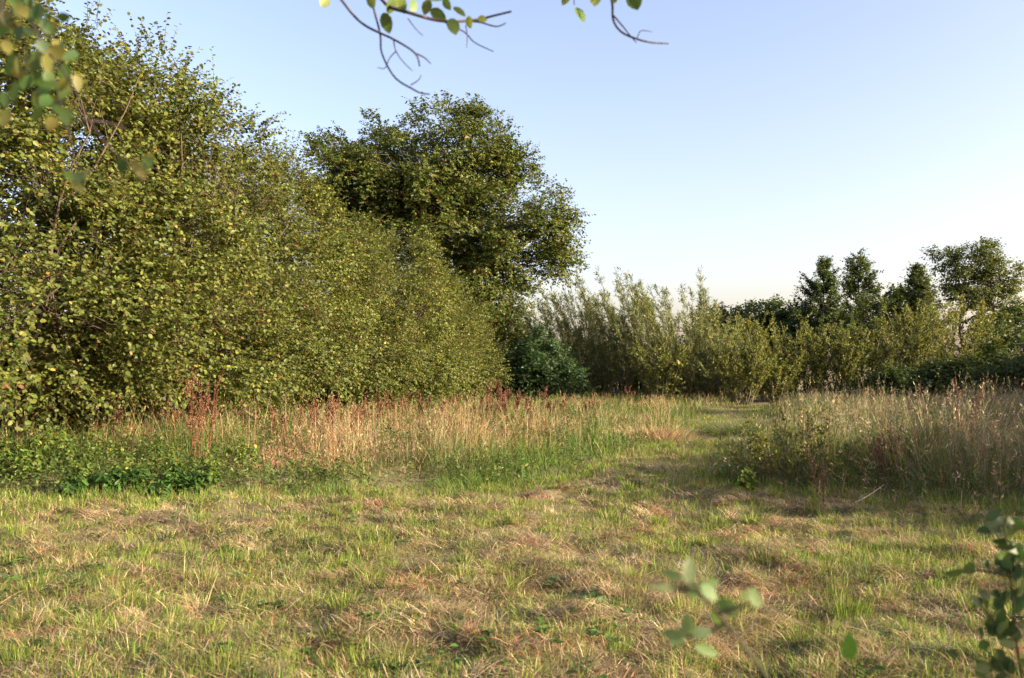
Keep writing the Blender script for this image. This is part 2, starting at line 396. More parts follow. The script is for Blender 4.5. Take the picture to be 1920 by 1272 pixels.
def wand_bush(name, label, cat, base, height, n_stems, spread, leaf, pal, palw=None, group=None, lean=0.0, side=10, per=8, bark=(0.14, 0.12, 0.06),
              low=0.12, shape='diamond', sl=(.3, .7), up=1.0, stem_r=.022, noise=.42):
    """many straight rods from one stool, leafy side shoots held upright"""
    base = np.array([base[0], base[1], float(ground_h(base[0], base[1]))])
    root = thing(name, label, cat, base, group)
    gs, gl = Geo(), Geo(); st, dr, ln = [], [], []
    for s in range(n_stems):
        a = RNG.random() * 6.283; sp = spread * (0.25 + 0.85 * RNG.random() ** .7); h = height * (0.48 + 0.54 * RNG.random() ** .7)
        b0 = base + np.array([math.cos(a), math.sin(a), 0]) * 0.22 * spread
        a = a + RNG.normal(0, .9); tip = b0 + np.array([math.cos(a) * sp + lean * h * (0.4 + RNG.random()), math.sin(a) * sp, h])
        mid = b0 * .5 + tip * .5 + np.array([math.cos(a) * .15 - lean * h * .3, math.sin(a) * .15, 0.1 * h])
        p = bez(b0 - np.array([0, 0, .1]), mid, tip, 9); p[1:-1] += RNG.normal(0, .03, (7, 3))
        gs.tube(p, stem_r * np.linspace(1, .2, 9), np.array(bark) * (0.7 + .6 * RNG.random()), 4)
        t = low + (1 - low) * RNG.random(side) ** .8
        f = t * 8; k = np.minimum(f.astype(int), 7); q = p[k] + (p[k + 1] - p[k]) * (f - k)[:, None]
        tg = unit(p[k + 1] - p[k])
        st.append(q); dr.append(tg * up + RNG.normal(0, noise, (side, 3)) + np.array([lean, 0, 0])); ln.append((sl[0] + (sl[1] - sl[0]) * RNG.random(side)) * (1.15 - .5 * t))
    gs.build('stems', M_BARK, root, base)
    leafy_shoots(gl, np.concatenate(st), np.concatenate(dr), np.concatenate(ln), per, leaf[0], leaf[1], pal, palw, shape, twig_r=.006, updown=-0.25, droop=.1, nup=.2, spread=.6)
    gl.build('foliage', M_LEAF, root, base)
    return root

WILLOW = [(0.125, 0.15, 0.05), (0.18, 0.20, 0.09), (0.085, 0.105, 0.034), (0.32, 0.34, 0.22)]
WILLOW_W = [.40, .28, .22, .10]
for px, Y, py, sp, nr, lab in [
        (1040, 45.5, 575, 1.7, 24, 'grey green willow stool at the left end of the willow row, beside the dark bush'),
        (1078, 43.0, 545, 1.5, 22, 'willow stool rising behind the dark bush, second of the willow row'),
        (1112, 45.0, 560, 1.9, 26, 'broad willow stool with many thin brown rods, third of the row'),
        (1150, 42.5, 520, 1.6, 26, 'tallest silvery willow of the row, its tips blown left'),
        (1188, 44.5, 540, 1.9, 26, 'silvery willow just right of the tallest one'),
        (1222, 41.5, 560, 1.6, 22, 'willow with pale bare lower rods above the small bright bush'),
        (1262, 43.5, 528, 1.8, 28, 'windblown willow with the whitest leaning tips'),
        (1298, 42.0, 575, 1.7, 22, 'lower bushy willow next to the last of the row'),
        (1330, 40.5, 620, 1.5, 20, 'lowest willow at the right end of the row, by the path')]:
    x, y, z = at(px, Y, py)
    wand_bush('willow_stool', lab, 'willow', (x + .4, y), z * 1.05, nr, sp, (0.20, 0.036), WILLOW, WILLOW_W, 'row of cut willows', lean=-0.14, side=28, per=9, stem_r=.02, sl=(.35, .8), up=1.5, noise=.45)

# the dark bush and the small sunlit bush before the willows
DARK = [(0.045, 0.085, 0.03), (0.035, 0.065, 0.022), (0.06, 0.10, 0.045)]
x, y, z = at(1005, 40.0, 625)
tree('dogwood_bush', 'dark blue green pointed bush where the hedge meets the willows', 'bush', (x, y),
     [(x, y, z * .42, 1.7, 1.5, z * .42), (x + .2, y, z * .72, .7, .7, z * .3), (x + 1.3, y, .9, 1.2, 1.1, .9)], 90, 30, 7, (.13, .085), DARK, None,
     stems=5, stem_r=.05, shape='diamond', bough_r=.4, shoot_l=(.25, .6), up=.8, zmin=.25, twigs=False)
YEL = [(0.125, 0.14, 0.03), (0.095, 0.115, 0.026), (0.165, 0.17, 0.042), (0.066, 0.085, 0.022), (0.25, 0.21, 0.05)]
YEL_W = [.38, .28, .16, .14, .04]
x, y, z = at(1240, 37.5, 650)
wand_bush('sallow_bush', 'small bright yellow green bush at the foot of the willows, left of the path end', 'bush', (x, y), z, 18, 1.0, (.15, .07), YEL, YEL_W, None, side=22, per=8, bark=(.2, .16, .1))
for px, Y, py, sp, lab in [
        (1372, 44.5, 598, 1.5, 'olive bush just right of the last willow, behind the gap at the path end'),
        (1435, 45.5, 603, 1.5, 'olive bush in front of the round distant hawthorn'),
        (1395, 37.0, 640, .95, 'low yellow green bush right of the gap at the end of the path'),
        (1445, 39.5, 665, 1.0, 'short bush with thin pale rods, second along the sunlit thicket'),
        (1500, 41.0, 625, 1.3, 'olive bush under the left dark conical tree'),
        (1560, 40.0, 625, 1.3, 'olive bush below the pair of conical trees'),
        (1625, 41.0, 610, 1.4, 'bright bush below the taller conical tree'),
        (1690, 40.5, 605, 1.4, 'tall olive bush below the small bushy tree'),
        (1745, 41.5, 575, 1.4, 'yellowish bush with upright rods left of the ash trunk'),
        (1795, 42.0, 580, 1.4, 'tall yellowish bush in front of the ash trunk')]:
    x, y, z = at(px, Y, py)
    wand_bush('thicket_bush', lab, 'bush', (x, y), z * 1.08, 34, sp * 1.25, (.13, .055), YEL, YEL_W, 'sunlit thicket at the far side', side=24, per=8, bark=(.15, .13, .08), up=1.3)
# dark understorey hedge right
HED = [(0.06, 0.09, 0.024), (0.045, 0.066, 0.02), (0.09, 0.115, 0.03)]
for px, Y, py, r, lab in [
        (1345, 47, 655, 1.4, 'dark bush in the gap between the willows and the yellow bush'),
        (1690, 37.5, 700, 1.6, 'low shaded bush at the foot of the olive thicket'),
        (1780, 37.0, 690, 1.8, 'shaded bramble mound below the ash tree'),
        (1850, 38.5, 645, 2.0, 'dark shaded hedge bush left of the last one at the right edge'),
        (1925, 36.0, 610, 2.4, 'darkest hedge bush cut by the right edge of the picture')]:
    x, y, z = at(px, Y, py)
    tree('hedge_bush', lab, 'bush', (x, y), [(x, y, z * .48, r, r, z * .5), (x - r * .5, y, z * .3, r * .8, r * .8, z * .35), (x + r * .6, y, z * .35, r * .8, r * .8, z * .4)],
         75, 26, 7, (.14, .10), HED, None, 'shaded hedge bushes on the right', stems=5, stem_r=.05, shape='diamond', bough_r=.45, shoot_l=(.3, .7), zmin=.2, twigs=False)
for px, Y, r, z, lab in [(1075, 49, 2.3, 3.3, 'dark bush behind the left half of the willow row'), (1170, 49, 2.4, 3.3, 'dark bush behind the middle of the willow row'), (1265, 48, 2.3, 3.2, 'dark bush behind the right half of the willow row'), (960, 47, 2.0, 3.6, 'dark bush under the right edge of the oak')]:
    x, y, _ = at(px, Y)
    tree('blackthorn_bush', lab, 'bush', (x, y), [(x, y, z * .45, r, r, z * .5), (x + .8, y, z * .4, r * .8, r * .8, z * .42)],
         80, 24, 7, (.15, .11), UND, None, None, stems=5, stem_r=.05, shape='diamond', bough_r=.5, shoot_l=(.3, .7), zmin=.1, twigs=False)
# far row
for px, Y, py, r, lab in [
        (1345, 57, 580, 2.0, 'distant hawthorn just right of the willow tips'),
        (1420, 59, 570, 2.3, 'distant round hawthorn between the willows and the conical trees'),
        (1475, 57, 580, 2.0, 'distant hawthorn left of the dark conical trees'),
        (1685, 57, 535, 2.0, 'distant bushy tree between the taller conical tree and the small one'),
        (1880, 56, 585, 2.6, 'distant dark tree below the right side of the ash')]:
    x, y, z = at(px, Y, py)
    tree('hawthorn_tree', lab, 'tree', (x, y), [(x, y, z * .5, r, r, z * .45), (x + .8, y, z * .78, r * .55, r * .55, z * .23), (x - .9, y, z * .74, r * .5, r * .5, z * .22)],
         70, 26, 6, (.2, .15), HED, None, 'distant hedge trees', stems=4, stem_r=.09, shape='diamond', bough_r=.55, shoot_l=(.4, .9), zmin=.4, twigs=False)
CON = [(0.055, 0.09, 0.03), (0.04, 0.065, 0.024), (0.08, 0.115, 0.034)]
def conical(px, Y, py, r, lab, pal=CON):
    x, y, z = at(px, Y, py); base = np.array([x, y, float(ground_h(x, y))]); root = thing('conical_tree', lab, 'tree', base, 'conical trees beyond the thicket')
    gt, gl = Geo(), Geo(); top = base + np.array([RNG.normal(0, .15), 0, z])
    tr = bez(base - np.array([0, 0, .1]), base * .5 + top * .5 + np.array([RNG.normal(0, .2), 0, 0]), top, 12); gt.tube(tr, .13 * np.linspace(1, .12, 12), BARK_HAZEL, 7)
    st, dr = [], []
    for k in range(120):
        t = .10 + .89 * RNG.random() ** .85; f = t * 11; i = min(int(f), 10); p = tr[i] + (tr[i + 1] - tr[i]) * (f - i)
        L = (r * 1.75 * (1 - t) ** 1.0 + .16) * (.4 + .8 * RNG.random()); a = RNG.random() * 6.283; rise = .55 + .5 * RNG.random()
        e = p + L * np.array([math.cos(a), math.sin(a), rise]); q = bez(p, p + L * .55 * np.array([math.cos(a), math.sin(a), rise * .45]), e, 6)
        gt.tube(q, .022 * np.linspace(1, .3, 6), BARK_HAZEL, 4); m = int(7 + 13 * L)
        v = (.2 + .8 * RNG.random(m)) * 5; j = np.minimum(v.astype(int), 4); st.append(q[j] + (q[j + 1] - q[j]) * (v - j)[:, None] + RNG.normal(0, .05, (m, 3)))
        dr.append(unit(q[j + 1] - q[j]) + RNG.normal(0, .5, (m, 3)) + np.array([0, 0, .35]))
    st = np.concatenate(st); dr = np.concatenate(dr)
    gt.build('trunk', M_BARK, root, base)
    leafy_shoots(gl, st, dr, .25 + .4 * RNG.random(len(st)), 8, .15, .085, pal, None, 'diamond'); gl.build('crown', M_LEAF, root, base)
conical(1542, 54, 492, 1.9, 'darker left one of the two pointed conical trees beyond the thicket')
conical(1620, 55, 472, 1.9, 'taller right one of the two pointed conical trees beyond the thicket', [(0.07, 0.10, 0.03), (0.045, 0.07, 0.025), (0.09, 0.12, 0.035)])
conical(1722, 54, 502, 1.5, 'smaller pointed tree just left of the ash crown', [(0.06, 0.085, 0.028), (0.045, 0.065, 0.022), (0.09, 0.11, 0.03)])
ASH = [(0.085, 0.115, 0.03), (0.06, 0.085, 0.024), (0.12, 0.14, 0.035)]
x, y, z = at(1830, 58, 445); s = 58 / F
def ab(px, py, rx, ry): 
    p = at(px, 58, py); return (p[0], 58.0, p[2], rx * s, rx * s * .9, ry * s)
tree('ash_tree', 'airy open crowned ash rising above the thicket on the right', 'tree', at(1805, 58)[:2],
     [ab(1825, 492, 62, 40), ab(1770, 492, 32, 24), ab(1872, 520, 40, 38), ab(1838, 540, 62, 34), ab(1890, 570, 30, 34), ab(1800, 560, 40, 30)], 150, 16, 6, (.18, .10), ASH, None,
     stems=2, stem_r=.16, shape='diamond', bark=BARK_OAK, bough_r=.42, shoot_l=(.25, .75), zmin=2.0, limb_r=.05, top_frac=.85, fork=.3, twigs=True, shell=.4, stem_spread=.12)
# the hedge that continues outside the picture on the right and shades the long grass
for k, (x, y, z, r) in enumerate([(13.5, 7.2, 3.2, 1.9), (15, 10.8, 3.5, 2.3), (17.2, 15, 3.4, 2.4), (19.5, 20, 3.8, 2.6), (22, 25, 4.8, 2.8), (25.5, 30, 5.2, 3.0)]):
    tree('hedge_bush', 'hedge bush standing outside the picture to the right', 'bush', (x, y), [(x, y, z * .5, r, r, z * .5), (x + .3, y + r * .7, z * .4, r, r, z * .42)],
         90, 20, 6, (.24, .19), HED, None, 'hedge beyond the right edge', stems=5, stem_r=.06, shape='diamond', bough_r=.6, shoot_l=(.4, .9), zmin=.2, twigs=False)

# ------------------------------------------------------------------ grass
G_FRESH = np.array([[0.165, 0.235, 0.032], [0.12, 0.19, 0.028], [0.22, 0.265, 0.05], [0.08, 0.135, 0.024]])
G_DEEP = np.array([[0.06, 0.125, 0.025], [0.08, 0.15, 0.03], [0.045, 0.09, 0.022]])
STRAW = np.array([[0.42, 0.32, 0.17], [0.33, 0.24, 0.125], [0.50, 0.40, 0.24], [0.25, 0.175, 0.09]])
PINK = np.array([[0.36, 0.20, 0.11], [0.42, 0.26, 0.15], [0.28, 0.14, 0.08]])
GREY = np.array([[0.25, 0.21, 0.125], [0.18, 0.15, 0.09], [0.33, 0.29, 0.19], [0.14, 0.16, 0.06]])

def scatter(n, y0, y1, wid=0.78):
    y = y0 * (y1 / y0) ** RNG.random(n); x = (RNG.random(n) * 2 - 1) * wid * y
    return x, y

def put(x, y, dz=0.0): return np.stack([x, y, ground_h(x, y) + dz], -1)

def is_mown(x, y, m=0.2):
    l, r = region(x, y); return np.maximum(l, r) < m

def mown():
    g = Geo()
    # clumps first: their centres feed both layers
    tx, ty = scatter(2600, 3.4, 26, .80); k = is_mown(tx, ty, .1); tx, ty = tx[k], ty[k]
    hx, hy = scatter(2700, 3.4, 24, .80); k = is_mown(hx, hy, -.1); hx, hy = hx[k], hy[k]
    x, y = scatter(520000, 3.3, 36, .80)
    l, r = region(x, y); e = np.maximum(l, r); ok = e < 0.25
    x, y, e = x[ok], y[ok], e[ok]
    green = fbm(x * 0.7, y * 0.7, 31, 3) * .55 + fbm(x * 2.4, y * 2.4, 32, 3) * .45
    edge = sm(e, -1.5, 0)
    keep = RNG.random(len(x)) < np.clip(sm(green, .39, .53) * 1.0 + edge * .6 + .14 + .5 * sm(y, 11.5, 13), 0, 1)
    x, y, green, edge = x[keep], y[keep], green[keep], edge[keep]; n = len(x)
    H = (0.025 + 0.06 * RNG.random(n) ** 1.5) * (0.8 + .7 * sm(green, .45, .65) + edge * 1.3)
    C = pick(G_FRESH, n, .28); dry = RNG.random(n) < .18; C[dry] = pick(STRAW, dry.sum(), .3) * .85
    W = (0.0030 + 0.0022 * RNG.random(n)) * np.maximum(1, y / 6) ** .7
    g.blades(put(x, y, -.01), H, np.abs(RNG.normal(.6, .45, n)), RNG.random(n) * 6.283, W, C, 2, face=RNG.random(n) * 6.283)
    # upright tufts of new grass
    for x0, y0 in zip(tx, ty):
        m = int(30 + 60 * RNG.random()); rr = .05 + .10 * RNG.random(); h = .05 + .09 * RNG.random() ** 1.6
        a = RNG.random(m) * 6.283; q = rr * RNG.random(m) ** .6
        xx, yy = x0 + q * np.cos(a), y0 + q * np.sin(a)
        Cc = pick(G_FRESH, m, .2) * (0.85 + .35 * RNG.random())
        dd = RNG.random(m) < .15; Cc[dd] = pick(STRAW, dd.sum(), .2)
        g.blades(put(xx, yy, -.01), h * (.55 + .8 * RNG.random(m)), np.abs(RNG.normal(.3, .25, m)) + q / rr * .25, a + RNG.normal(0, .5, m),
                 (.003 + .0025 * RNG.random(m)) * max(1, y0 / 6) ** .7, Cc, 3, face=RNG.normal(0, .8, m))
    tag(g.build('mown_grass', M_GRASS), 'short mown green grass in front and along the path', 'grass', kind='stuff')
    g = Geo()
    x, y = scatter(480000, 3.3, 34, .80)
    ok = is_mown(x, y, .05); x, y = x[ok], y[ok]
    rows = fbm(x * 1.0, y * 1.5, 51, 3) * .55 + fbm(x * 3.1, y * 3.1, 52, 2) * .45
    keep = RNG.random(len(x)) < np.clip(.08 + sm(rows, .45, .55) * 1.0, 0, 1)
    x, y, rows = x[keep], y[keep], rows[keep]; n = len(x)
    head = RNG.random(n) * 6.283
    H = 0.025 + 0.10 * RNG.random(n) ** 2.2
    lean = np.clip(RNG.normal(2.5, .40, n), .9, 3.1)
    z = RNG.random(n) * (0.010 + .035 * sm(rows, .48, .68))
    tone = .45 + 1.25 * fbm(x * 1.7, y * 1.7, 55, 3)[:, None]
    C = pick(STRAW, n, .3) * tone; br = RNG.random(n) < .3; C[br] = pick(PINK, br.sum(), .3) * .75
    dk = RNG.random(n) < .22; C[dk] = pick(GREY, dk.sum(), .3) * .6
    W = (0.0026 + 0.0024 * RNG.random(n)) * np.maximum(1, y / 6) ** .7
    g.blades(put(x, y, z), H, lean, head, W, C, 2, curl=.3, face=RNG.random(n) * 6.283)
    # matted heaps of cut stalks
    for x0, y0 in zip(hx, hy):
        m = int(50 + 130 * RNG.random()); rr = .07 + .30 * RNG.random() ** 1.6; h = .02 + .075 * RNG.random() ** 1.5
        a = RNG.random(m) * 6.283; q = rr * RNG.random(m) ** .7; xx, yy = x0 + q * np.cos(a) * 1.3, y0 + q * np.sin(a)
        zz = h * (1 - (q / rr) ** 2) * RNG.random(m)
        main = RNG.random() * 6.283
        hd = main + RNG.normal(0, .75, m); t = RNG.random()
        Cc = pick(STRAW if t < .6 else (GREY if t < .85 else PINK), m, .3) * (.45 + .85 * RNG.random())
        g.blades(put(xx, yy, zz), .05 + .13 * RNG.random(m), np.clip(RNG.normal(2.5, .4, m), 1.0, 3.1), hd,
                 (.0028 + .002 * RNG.random(m)) * max(1, y0 / 6) ** .7, Cc, 3, curl=.3, face=hd + 1.57 + RNG.normal(0, .5, m))
    x, y = scatter(520, 3.6, 14, .78); ok = is_mown(x, y, -.1); x, y = x[ok], y[ok]; n = len(x)   # single long stalks
    g.blades(put(x, y, .02 + .03 * RNG.random(n)), .18 + .38 * RNG.random(n) ** 2, np.clip(RNG.normal(2.5, .35, n), 1.2, 2.9), RNG.random(n) * 6.283, np.full(n, .0042),
             pick(STRAW, n, .15) * 1.1, 3, curl=.25, face=RNG.random(n) * 6.283)
    gw = Geo(); x, y = scatter(900, 3.5, 16, .78); ok = is_mown(x, y, 0) & (fbm(x * .6, y * .6, 131, 2) > .42); x, y = x[ok], y[ok]
    for x0, y0 in zip(x, y):
        m = RNG.integers(5, 14); a = RNG.random(m) * 6.283; P = put(x0 + RNG.normal(0, .035, m), y0 + RNG.normal(0, .035, m), .02 + .04 * RNG.random(m)); L = .02 + .045 * RNG.random()
        gw.leaves(P, np.stack([np.cos(a), np.sin(a), .15 + .35 * RNG.random(m)], -1), np.array([0, 0, 1.0]) + RNG.normal(0, .3, (m, 3)), L * (.7 + .6 * RNG.random(m)), L * .6, pick([(.06, .12, .025), (.09, .15, .03), (.045, .09, .025)], m, .2), 'round', .2, .2)
    tag(gw.build('lawn_weeds', M_LEAF), 'small broad leaved weeds scattered through the mown grass', 'weeds', kind='stuff')
    tag(g.build('cut_hay', M_DRY), 'loose pale hay left lying on the mown grass', 'hay', kind='stuff')
mown()

def seed_heads(g, tips, hd, n_per, L, W, C):
    n = len(tips); k = n_per
    P = np.repeat(tips, k, 0); d = np.repeat(hd, k, 0)
    off = RNG.random((n * k, 1)); P = P - d * off * 0.16
    D = d + RNG.normal(0, .5, (n * k, 3)); N = RNG.normal(0, 1, (n * k, 3))
    g.leaves(P, D, N, L * (0.6 + .8 * RNG.random(n * k)), W, np.repeat(C, k, 0), 'diamond', .2, .1)

def tall_left():
    x, y = scatter(230000, 9.8, 46, .75)
    l, r = region(x, y); ok = (l > -.15)
    hx = -6.7 + (y - 11) * 0.19                       # foot of the hedge
    ok &= (x > hx - 2.0)
    x, y, l = x[ok], y[ok], l[ok]; n = len(x)
    dryn = fbm(x * .55 + 3, y * .32, 71, 3); patch = fbm(x * 1.5, y * .9, 72, 3)
    wide = 1.6 + 3.6 * fbm(x * .45, y * .15 + 5, 73, 2)
    pc_ = path_c(y) - x; lf = y - edge_left(x)
    dry = np.maximum(sm(lf / wide, .35, 1.1), sm(1.8 - pc_, 0, 1.2) * sm(lf, .8, 2.2) * .8) * (.18 + .72 * sm(dryn, .42, .62)) * (.35 + .5 * sm(x + 7 - (y - 11) * .1, 0, 2.5))
    isdry = RNG.random(n) < dry
    hm = (.085 + .385 * sm(lf, .5, 3.2) * sm(pc_, .7, 1.3)) * (1 - .38 * sm(y, 16, 30)) * (.45 + 1.1 * sm(patch, .25, .75))
    H = hm * (.5 + .9 * RNG.random(n) ** 1.3); H[isdry] *= 1.25
    C = np.where((RNG.random(n) < .62 - .30 * sm(l, 0, 1.5))[:, None], pick(G_FRESH, n, .22), pick(G_DEEP, n, .22))
    ol = RNG.random(n) < .3 * sm(l, .6, 2); C[ol] = pick([[.17, .16, .06], [.21, .18, .08]], ol.sum(), .2)
    cd = pick(STRAW, n, .28) * .88; pk = RNG.random(n) < sm(fbm(x * .7, y * .5, 77, 2), .45, .66) * .6; cd[pk] = pick(PINK, pk.sum(), .25)
    C[isdry] = cd[isdry]
    W = (.0048 + .0035 * RNG.random(n)) * np.maximum(1, y / 11) ** .75; W[isdry] *= .65
    lean = np.abs(RNG.normal(.50, .45, n)); head = fbm(x * 1.1, y * 1.1, 80, 2) * 13 + RNG.normal(0, 1.4, n)
    lod = RNG.random(n) < .18 + .45 * sm(fbm(x * 1.1, y * .8, 85, 2), .5, .7); lean[lod] += .75
    P = put(x, y, -.01); face = RNG.normal(0, .8, n)
    g = Geo(); m = ~isdry; g.blades(P[m], H[m], lean[m], head[m], W[m], C[m], 3, face=face[m])
    tag(g.build('rough_grass', M_GRASS), 'uncut lush green grass between the mown strip and the hedge', 'grass', kind='stuff')
    g = Geo(); m = isdry; g.blades(P[m], H[m], lean[m], head[m], W[m], C[m], 3, face=face[m])
    s = m & (RNG.random(n) < .35)
    a = np.clip(lean[s] * .9, 0, 1.4); hd = np.stack([np.sin(a) * np.cos(head[s]), np.sin(a) * np.sin(head[s]), np.cos(a)], -1)
    seed_heads(g, P[s] + hd * H[s][:, None] * .95, hd, 4, .055, .012, C[s] * .85)
    tag(g.build('dry_grass', M_DRY), 'tall straw coloured and pinkish dead grass left of the path', 'dry grass', kind='stuff')
tall_left()

def herbs():
    g = Geo()
    x, y = scatter(26000, 10.2, 42, .75)
    l, r = region(x, y); hx = -6.7 + (y - 11) * 0.19
    ok = (l > .1) & (x > hx - 2.5) & (RNG.random(len(x)) < .15 + .85 * sm(fbm(x * .7, y * .6, 111, 3), .42, .6) + .6 * (x < hx + 1.5))
    x, y, l, hx = x[ok], y[ok], l[ok], hx[ok]; n = len(x)
    st = put(x, y, 0); st[:, 2] += RNG.random(n) * (.10 + .30 * sm(l, .2, 3))
    d = RNG.normal(0, .5, (n, 3)) + np.array([0, 0, 1.0])
    leafy_shoots(g, st, d, .12 + .22 * RNG.random(n), 7, .055, .03, [(0.10, 0.15, 0.03), (0.075, 0.115, 0.028), (0.14, 0.17, 0.045), (0.05, 0.085, 0.022)], None, 'diamond', twig_r=.003, twig_c=(.12, .12, .04), updown=.1)
    x, y = scatter(16000, 9.4, 26, .8); l, r = region(x, y)
    ok = (r > .1) & (RNG.random(len(x)) < .06 + .9 * sm(fbm(x * .7 + 9, y * .6, 112, 3), .47, .62)); x, y, r = x[ok], y[ok], r[ok]; n = len(x)
    st = put(x, y, 0); st[:, 2] += RNG.random(n) * (.12 + .45 * sm(r, .1, 1.5)); d = RNG.normal(0, .5, (n, 3)) + np.array([0, 0, 1.0])
    leafy_shoots(g, st, d, .12 + .22 * RNG.random(n), 7, .055, .03, [(0.11, 0.15, 0.03), (0.075, 0.105, 0.028), (0.15, 0.16, 0.05), (0.05, 0.08, 0.022)], None, 'diamond', twig_r=.003, twig_c=(.12, .12, .04), updown=.1)
    tag(g.build('low_herbs', M_LEAF), 'low leafy weeds mixed through the rough grass on both sides of the path', 'weeds', kind='stuff')
herbs()

def tall_right():
    x, y = scatter(260000, 8.8, 40, .82)
    l, r = region(x, y); ok = (r > -.12)
    x, y, r = x[ok], y[ok], r[ok]; n = len(x)
    patch = fbm(x * .9, y * .9, 91, 3); big = fbm(x * .5 + 7, y * .5, 92, 3)
    dry = .18 + .55 * sm(r, .3, 1.8) * (.35 + .65 * sm(big, .38, .56)); isdry = RNG.random(n) < dry
    hm = (.20 + .58 * sm(r, -.1, 1.3)) * (1 - .40 * sm(y, 14, 30)) * (.5 + .95 * sm(patch, .2, .8))
    H = hm * (.5 + .7 * RNG.random(n)); H[isdry] *= 1.2
    C = np.where((RNG.random(n) < .40)[:, None], pick(G_FRESH, n, .22) * .9, pick(G_DEEP, n, .22))
    ol = RNG.random(n) < .25; C[ol] = pick([[.15, .14, .06], [.19, .16, .08]], ol.sum(), .2)
    cd = pick(GREY, n, .28); st = RNG.random(n) < .40; cd[st] = pick(STRAW, st.sum(), .25) * .9; C[isdry] = cd[isdry]
    W = (.0045 + .0035 * RNG.random(n)) * np.maximum(1, y / 11) ** .75; W[isdry] *= .65
    lean = np.abs(RNG.normal(.52, .45, n)); head = fbm(x * 1.1, y * 1.1, 95, 2) * 13 + RNG.normal(0, 1.4, n)
    lod = RNG.random(n) < .12 + .45 * (1 - sm(r, .2, 1.4)) + .35 * sm(fbm(x * 1.2, y * 1.2, 98, 2), .5, .7); lean[lod] += .65
    P = put(x, y, -.01); face = RNG.normal(0, .8, n)
    g = Geo(); m = ~isdry; g.blades(P[m], H[m], lean[m], head[m], W[m], C[m], 3, face=face[m])
    tag(g.build('rough_grass', M_GRASS), 'uncut shaded green grass right of the path', 'grass', kind='stuff')
    g = Geo(); m = isdry; g.blades(P[m], H[m], lean[m], head[m], W[m], C[m], 3, face=face[m])
    s = m & (RNG.random(n) < .45)
    a = np.clip(lean[s] * .9, 0, 1.4); hd = np.stack([np.sin(a) * np.cos(head[s]), np.sin(a) * np.sin(head[s]), np.cos(a)], -1)
    seed_heads(g, P[s] + hd * H[s][:, None] * .95, hd, 5, .055, .013, C[s] * 1.1)
    tag(g.build('dry_grass', M_DRY), 'tall grey brown seeding grass in the shade right of the path', 'dry grass', kind='stuff')
tall_right()

# ------------------------------------------------------------------ single plants of the meadow
RED = [(0.13, 0.056, 0.035), (0.17, 0.082, 0.05), (0.085, 0.04, 0.028), (0.21, 0.12, 0.075)]
def dock(px, py, top, lab, n=3, spread=.12, group=None, pal=RED, name='dock_plant', cat='dock', stemc=(.20, .075, .045), dense=46):
    Y = CAMZ * F / (py - HOR); x, y, _ = at(px, Y); h = (py - top + 8) / F * Y
    base = np.array([x, y, float(ground_h(x, y))]); root = thing(name, lab, cat, base, group)
    for k in range(n):
        gs, gh = Geo(), Geo(); a = RNG.random() * 6.283; hh = h * (1 if k == 0 else .7 + .3 * RNG.random())
        tip = base + np.array([math.cos(a) * spread * 1.4, math.sin(a) * spread * 1.4, hh]); b0 = base + np.array([math.cos(a), math.sin(a), 0]) * spread * .35
        p = bez(b0 - np.array([0, 0, .05]), (b0 * .5 + tip * .5) + np.array([*RNG.normal(0, .03, 2), 0]), tip, 8)
        gs.tube(p, .007 * np.linspace(1, .35, 8), stemc, 5)
        axes = [(p[2:], 1.0)]
        for q in range(8):
            i = RNG.integers(2, 7); b = RNG.random() * 6.283; L = hh * (.14 + .2 * RNG.random())
            e = p[i] + np.array([math.cos(b) * L * .4, math.sin(b) * L * .4, L]); br = bez(p[i], p[i] + np.array([math.cos(b) * L * .3, math.sin(b) * L * .3, L * .4]), e, 5)
            gs.tube(br, .004 * np.linspace(1, .4, 5), stemc, 4); axes.append((br, .8))
        for ax, sc in axes:
            m = int(dense * sc * (1.6 if sc == 1 else 1)); t = RNG.random(m) * (len(ax) - 1); i = np.minimum(t.astype(int), len(ax) - 2); P = ax[i] + (ax[i + 1] - ax[i]) * (t - i)[:, None]
            D = RNG.normal(0, 1, (m, 3)) + np.array([0, 0, .6]); gh.leaves(P, D, RNG.normal(0, 1, (m, 3)), .026 * (.6 + .8 * RNG.random(m)) * max(1, Y / 13) ** .5, .015 * max(1, Y / 13) ** .5, pick(pal, m, .25), 'diamond', .2, 0)
        sk = gs.build('stalk', M_DRY, root, base); gh.build('seed_head', M_DRY, sk, base)
DG = 'rusty dock stalks in the rough grass'
for a in [(375, 893, 738, 'tallest red brown dock, a pair of stalks before the dark foot of the hedge', 6, .16),
          (205, 868, 772, 'dark red dock among the nettles near the left edge', 4, .14),
          (298, 845, 768, 'red dock in the dark hollow under the hazels, left of the tall pair', 3, .12),
          (527, 855, 778, 'red dock with broad crown just right of the tall pair', 4, .16),
          (612, 838, 760, 'dark red dock standing in the palest straw patch', 4, .14),
          (940, 800, 735, 'tallest dark red dock right below the end of the hazel hedge', 5, .18)]:
    dock(*a, group=DG)
for px, py, top in [(450, 838, 772), (575, 830, 785), (655, 850, 785), (668, 835, 775), (740, 805, 762), (790, 798, 752), (905, 805, 765), (925, 812, 750), (960, 800, 748), (1015, 782, 740),
                    (1032, 800, 765), (1050, 795, 755), (1180, 764, 737), (855, 788, 752), (700, 815, 765), (595, 845, 770), (632, 842, 768), (715, 800, 748), (765, 800, 755), (890, 800, 750), (930, 795, 742), (953, 806, 752), (1000, 805, 760), (820, 800, 760), (480, 842, 785), (548, 850, 790), (250, 850, 775), (330, 860, 775), (1105, 790, 760)]:
    dock(px, py, top, 'rusty red dock stalk in the dry grass left of the path', 3, .15, group=DG)
BR = [(0.16, 0.10, 0.06), (0.11, 0.07, 0.045), (0.21, 0.14, 0.09)]
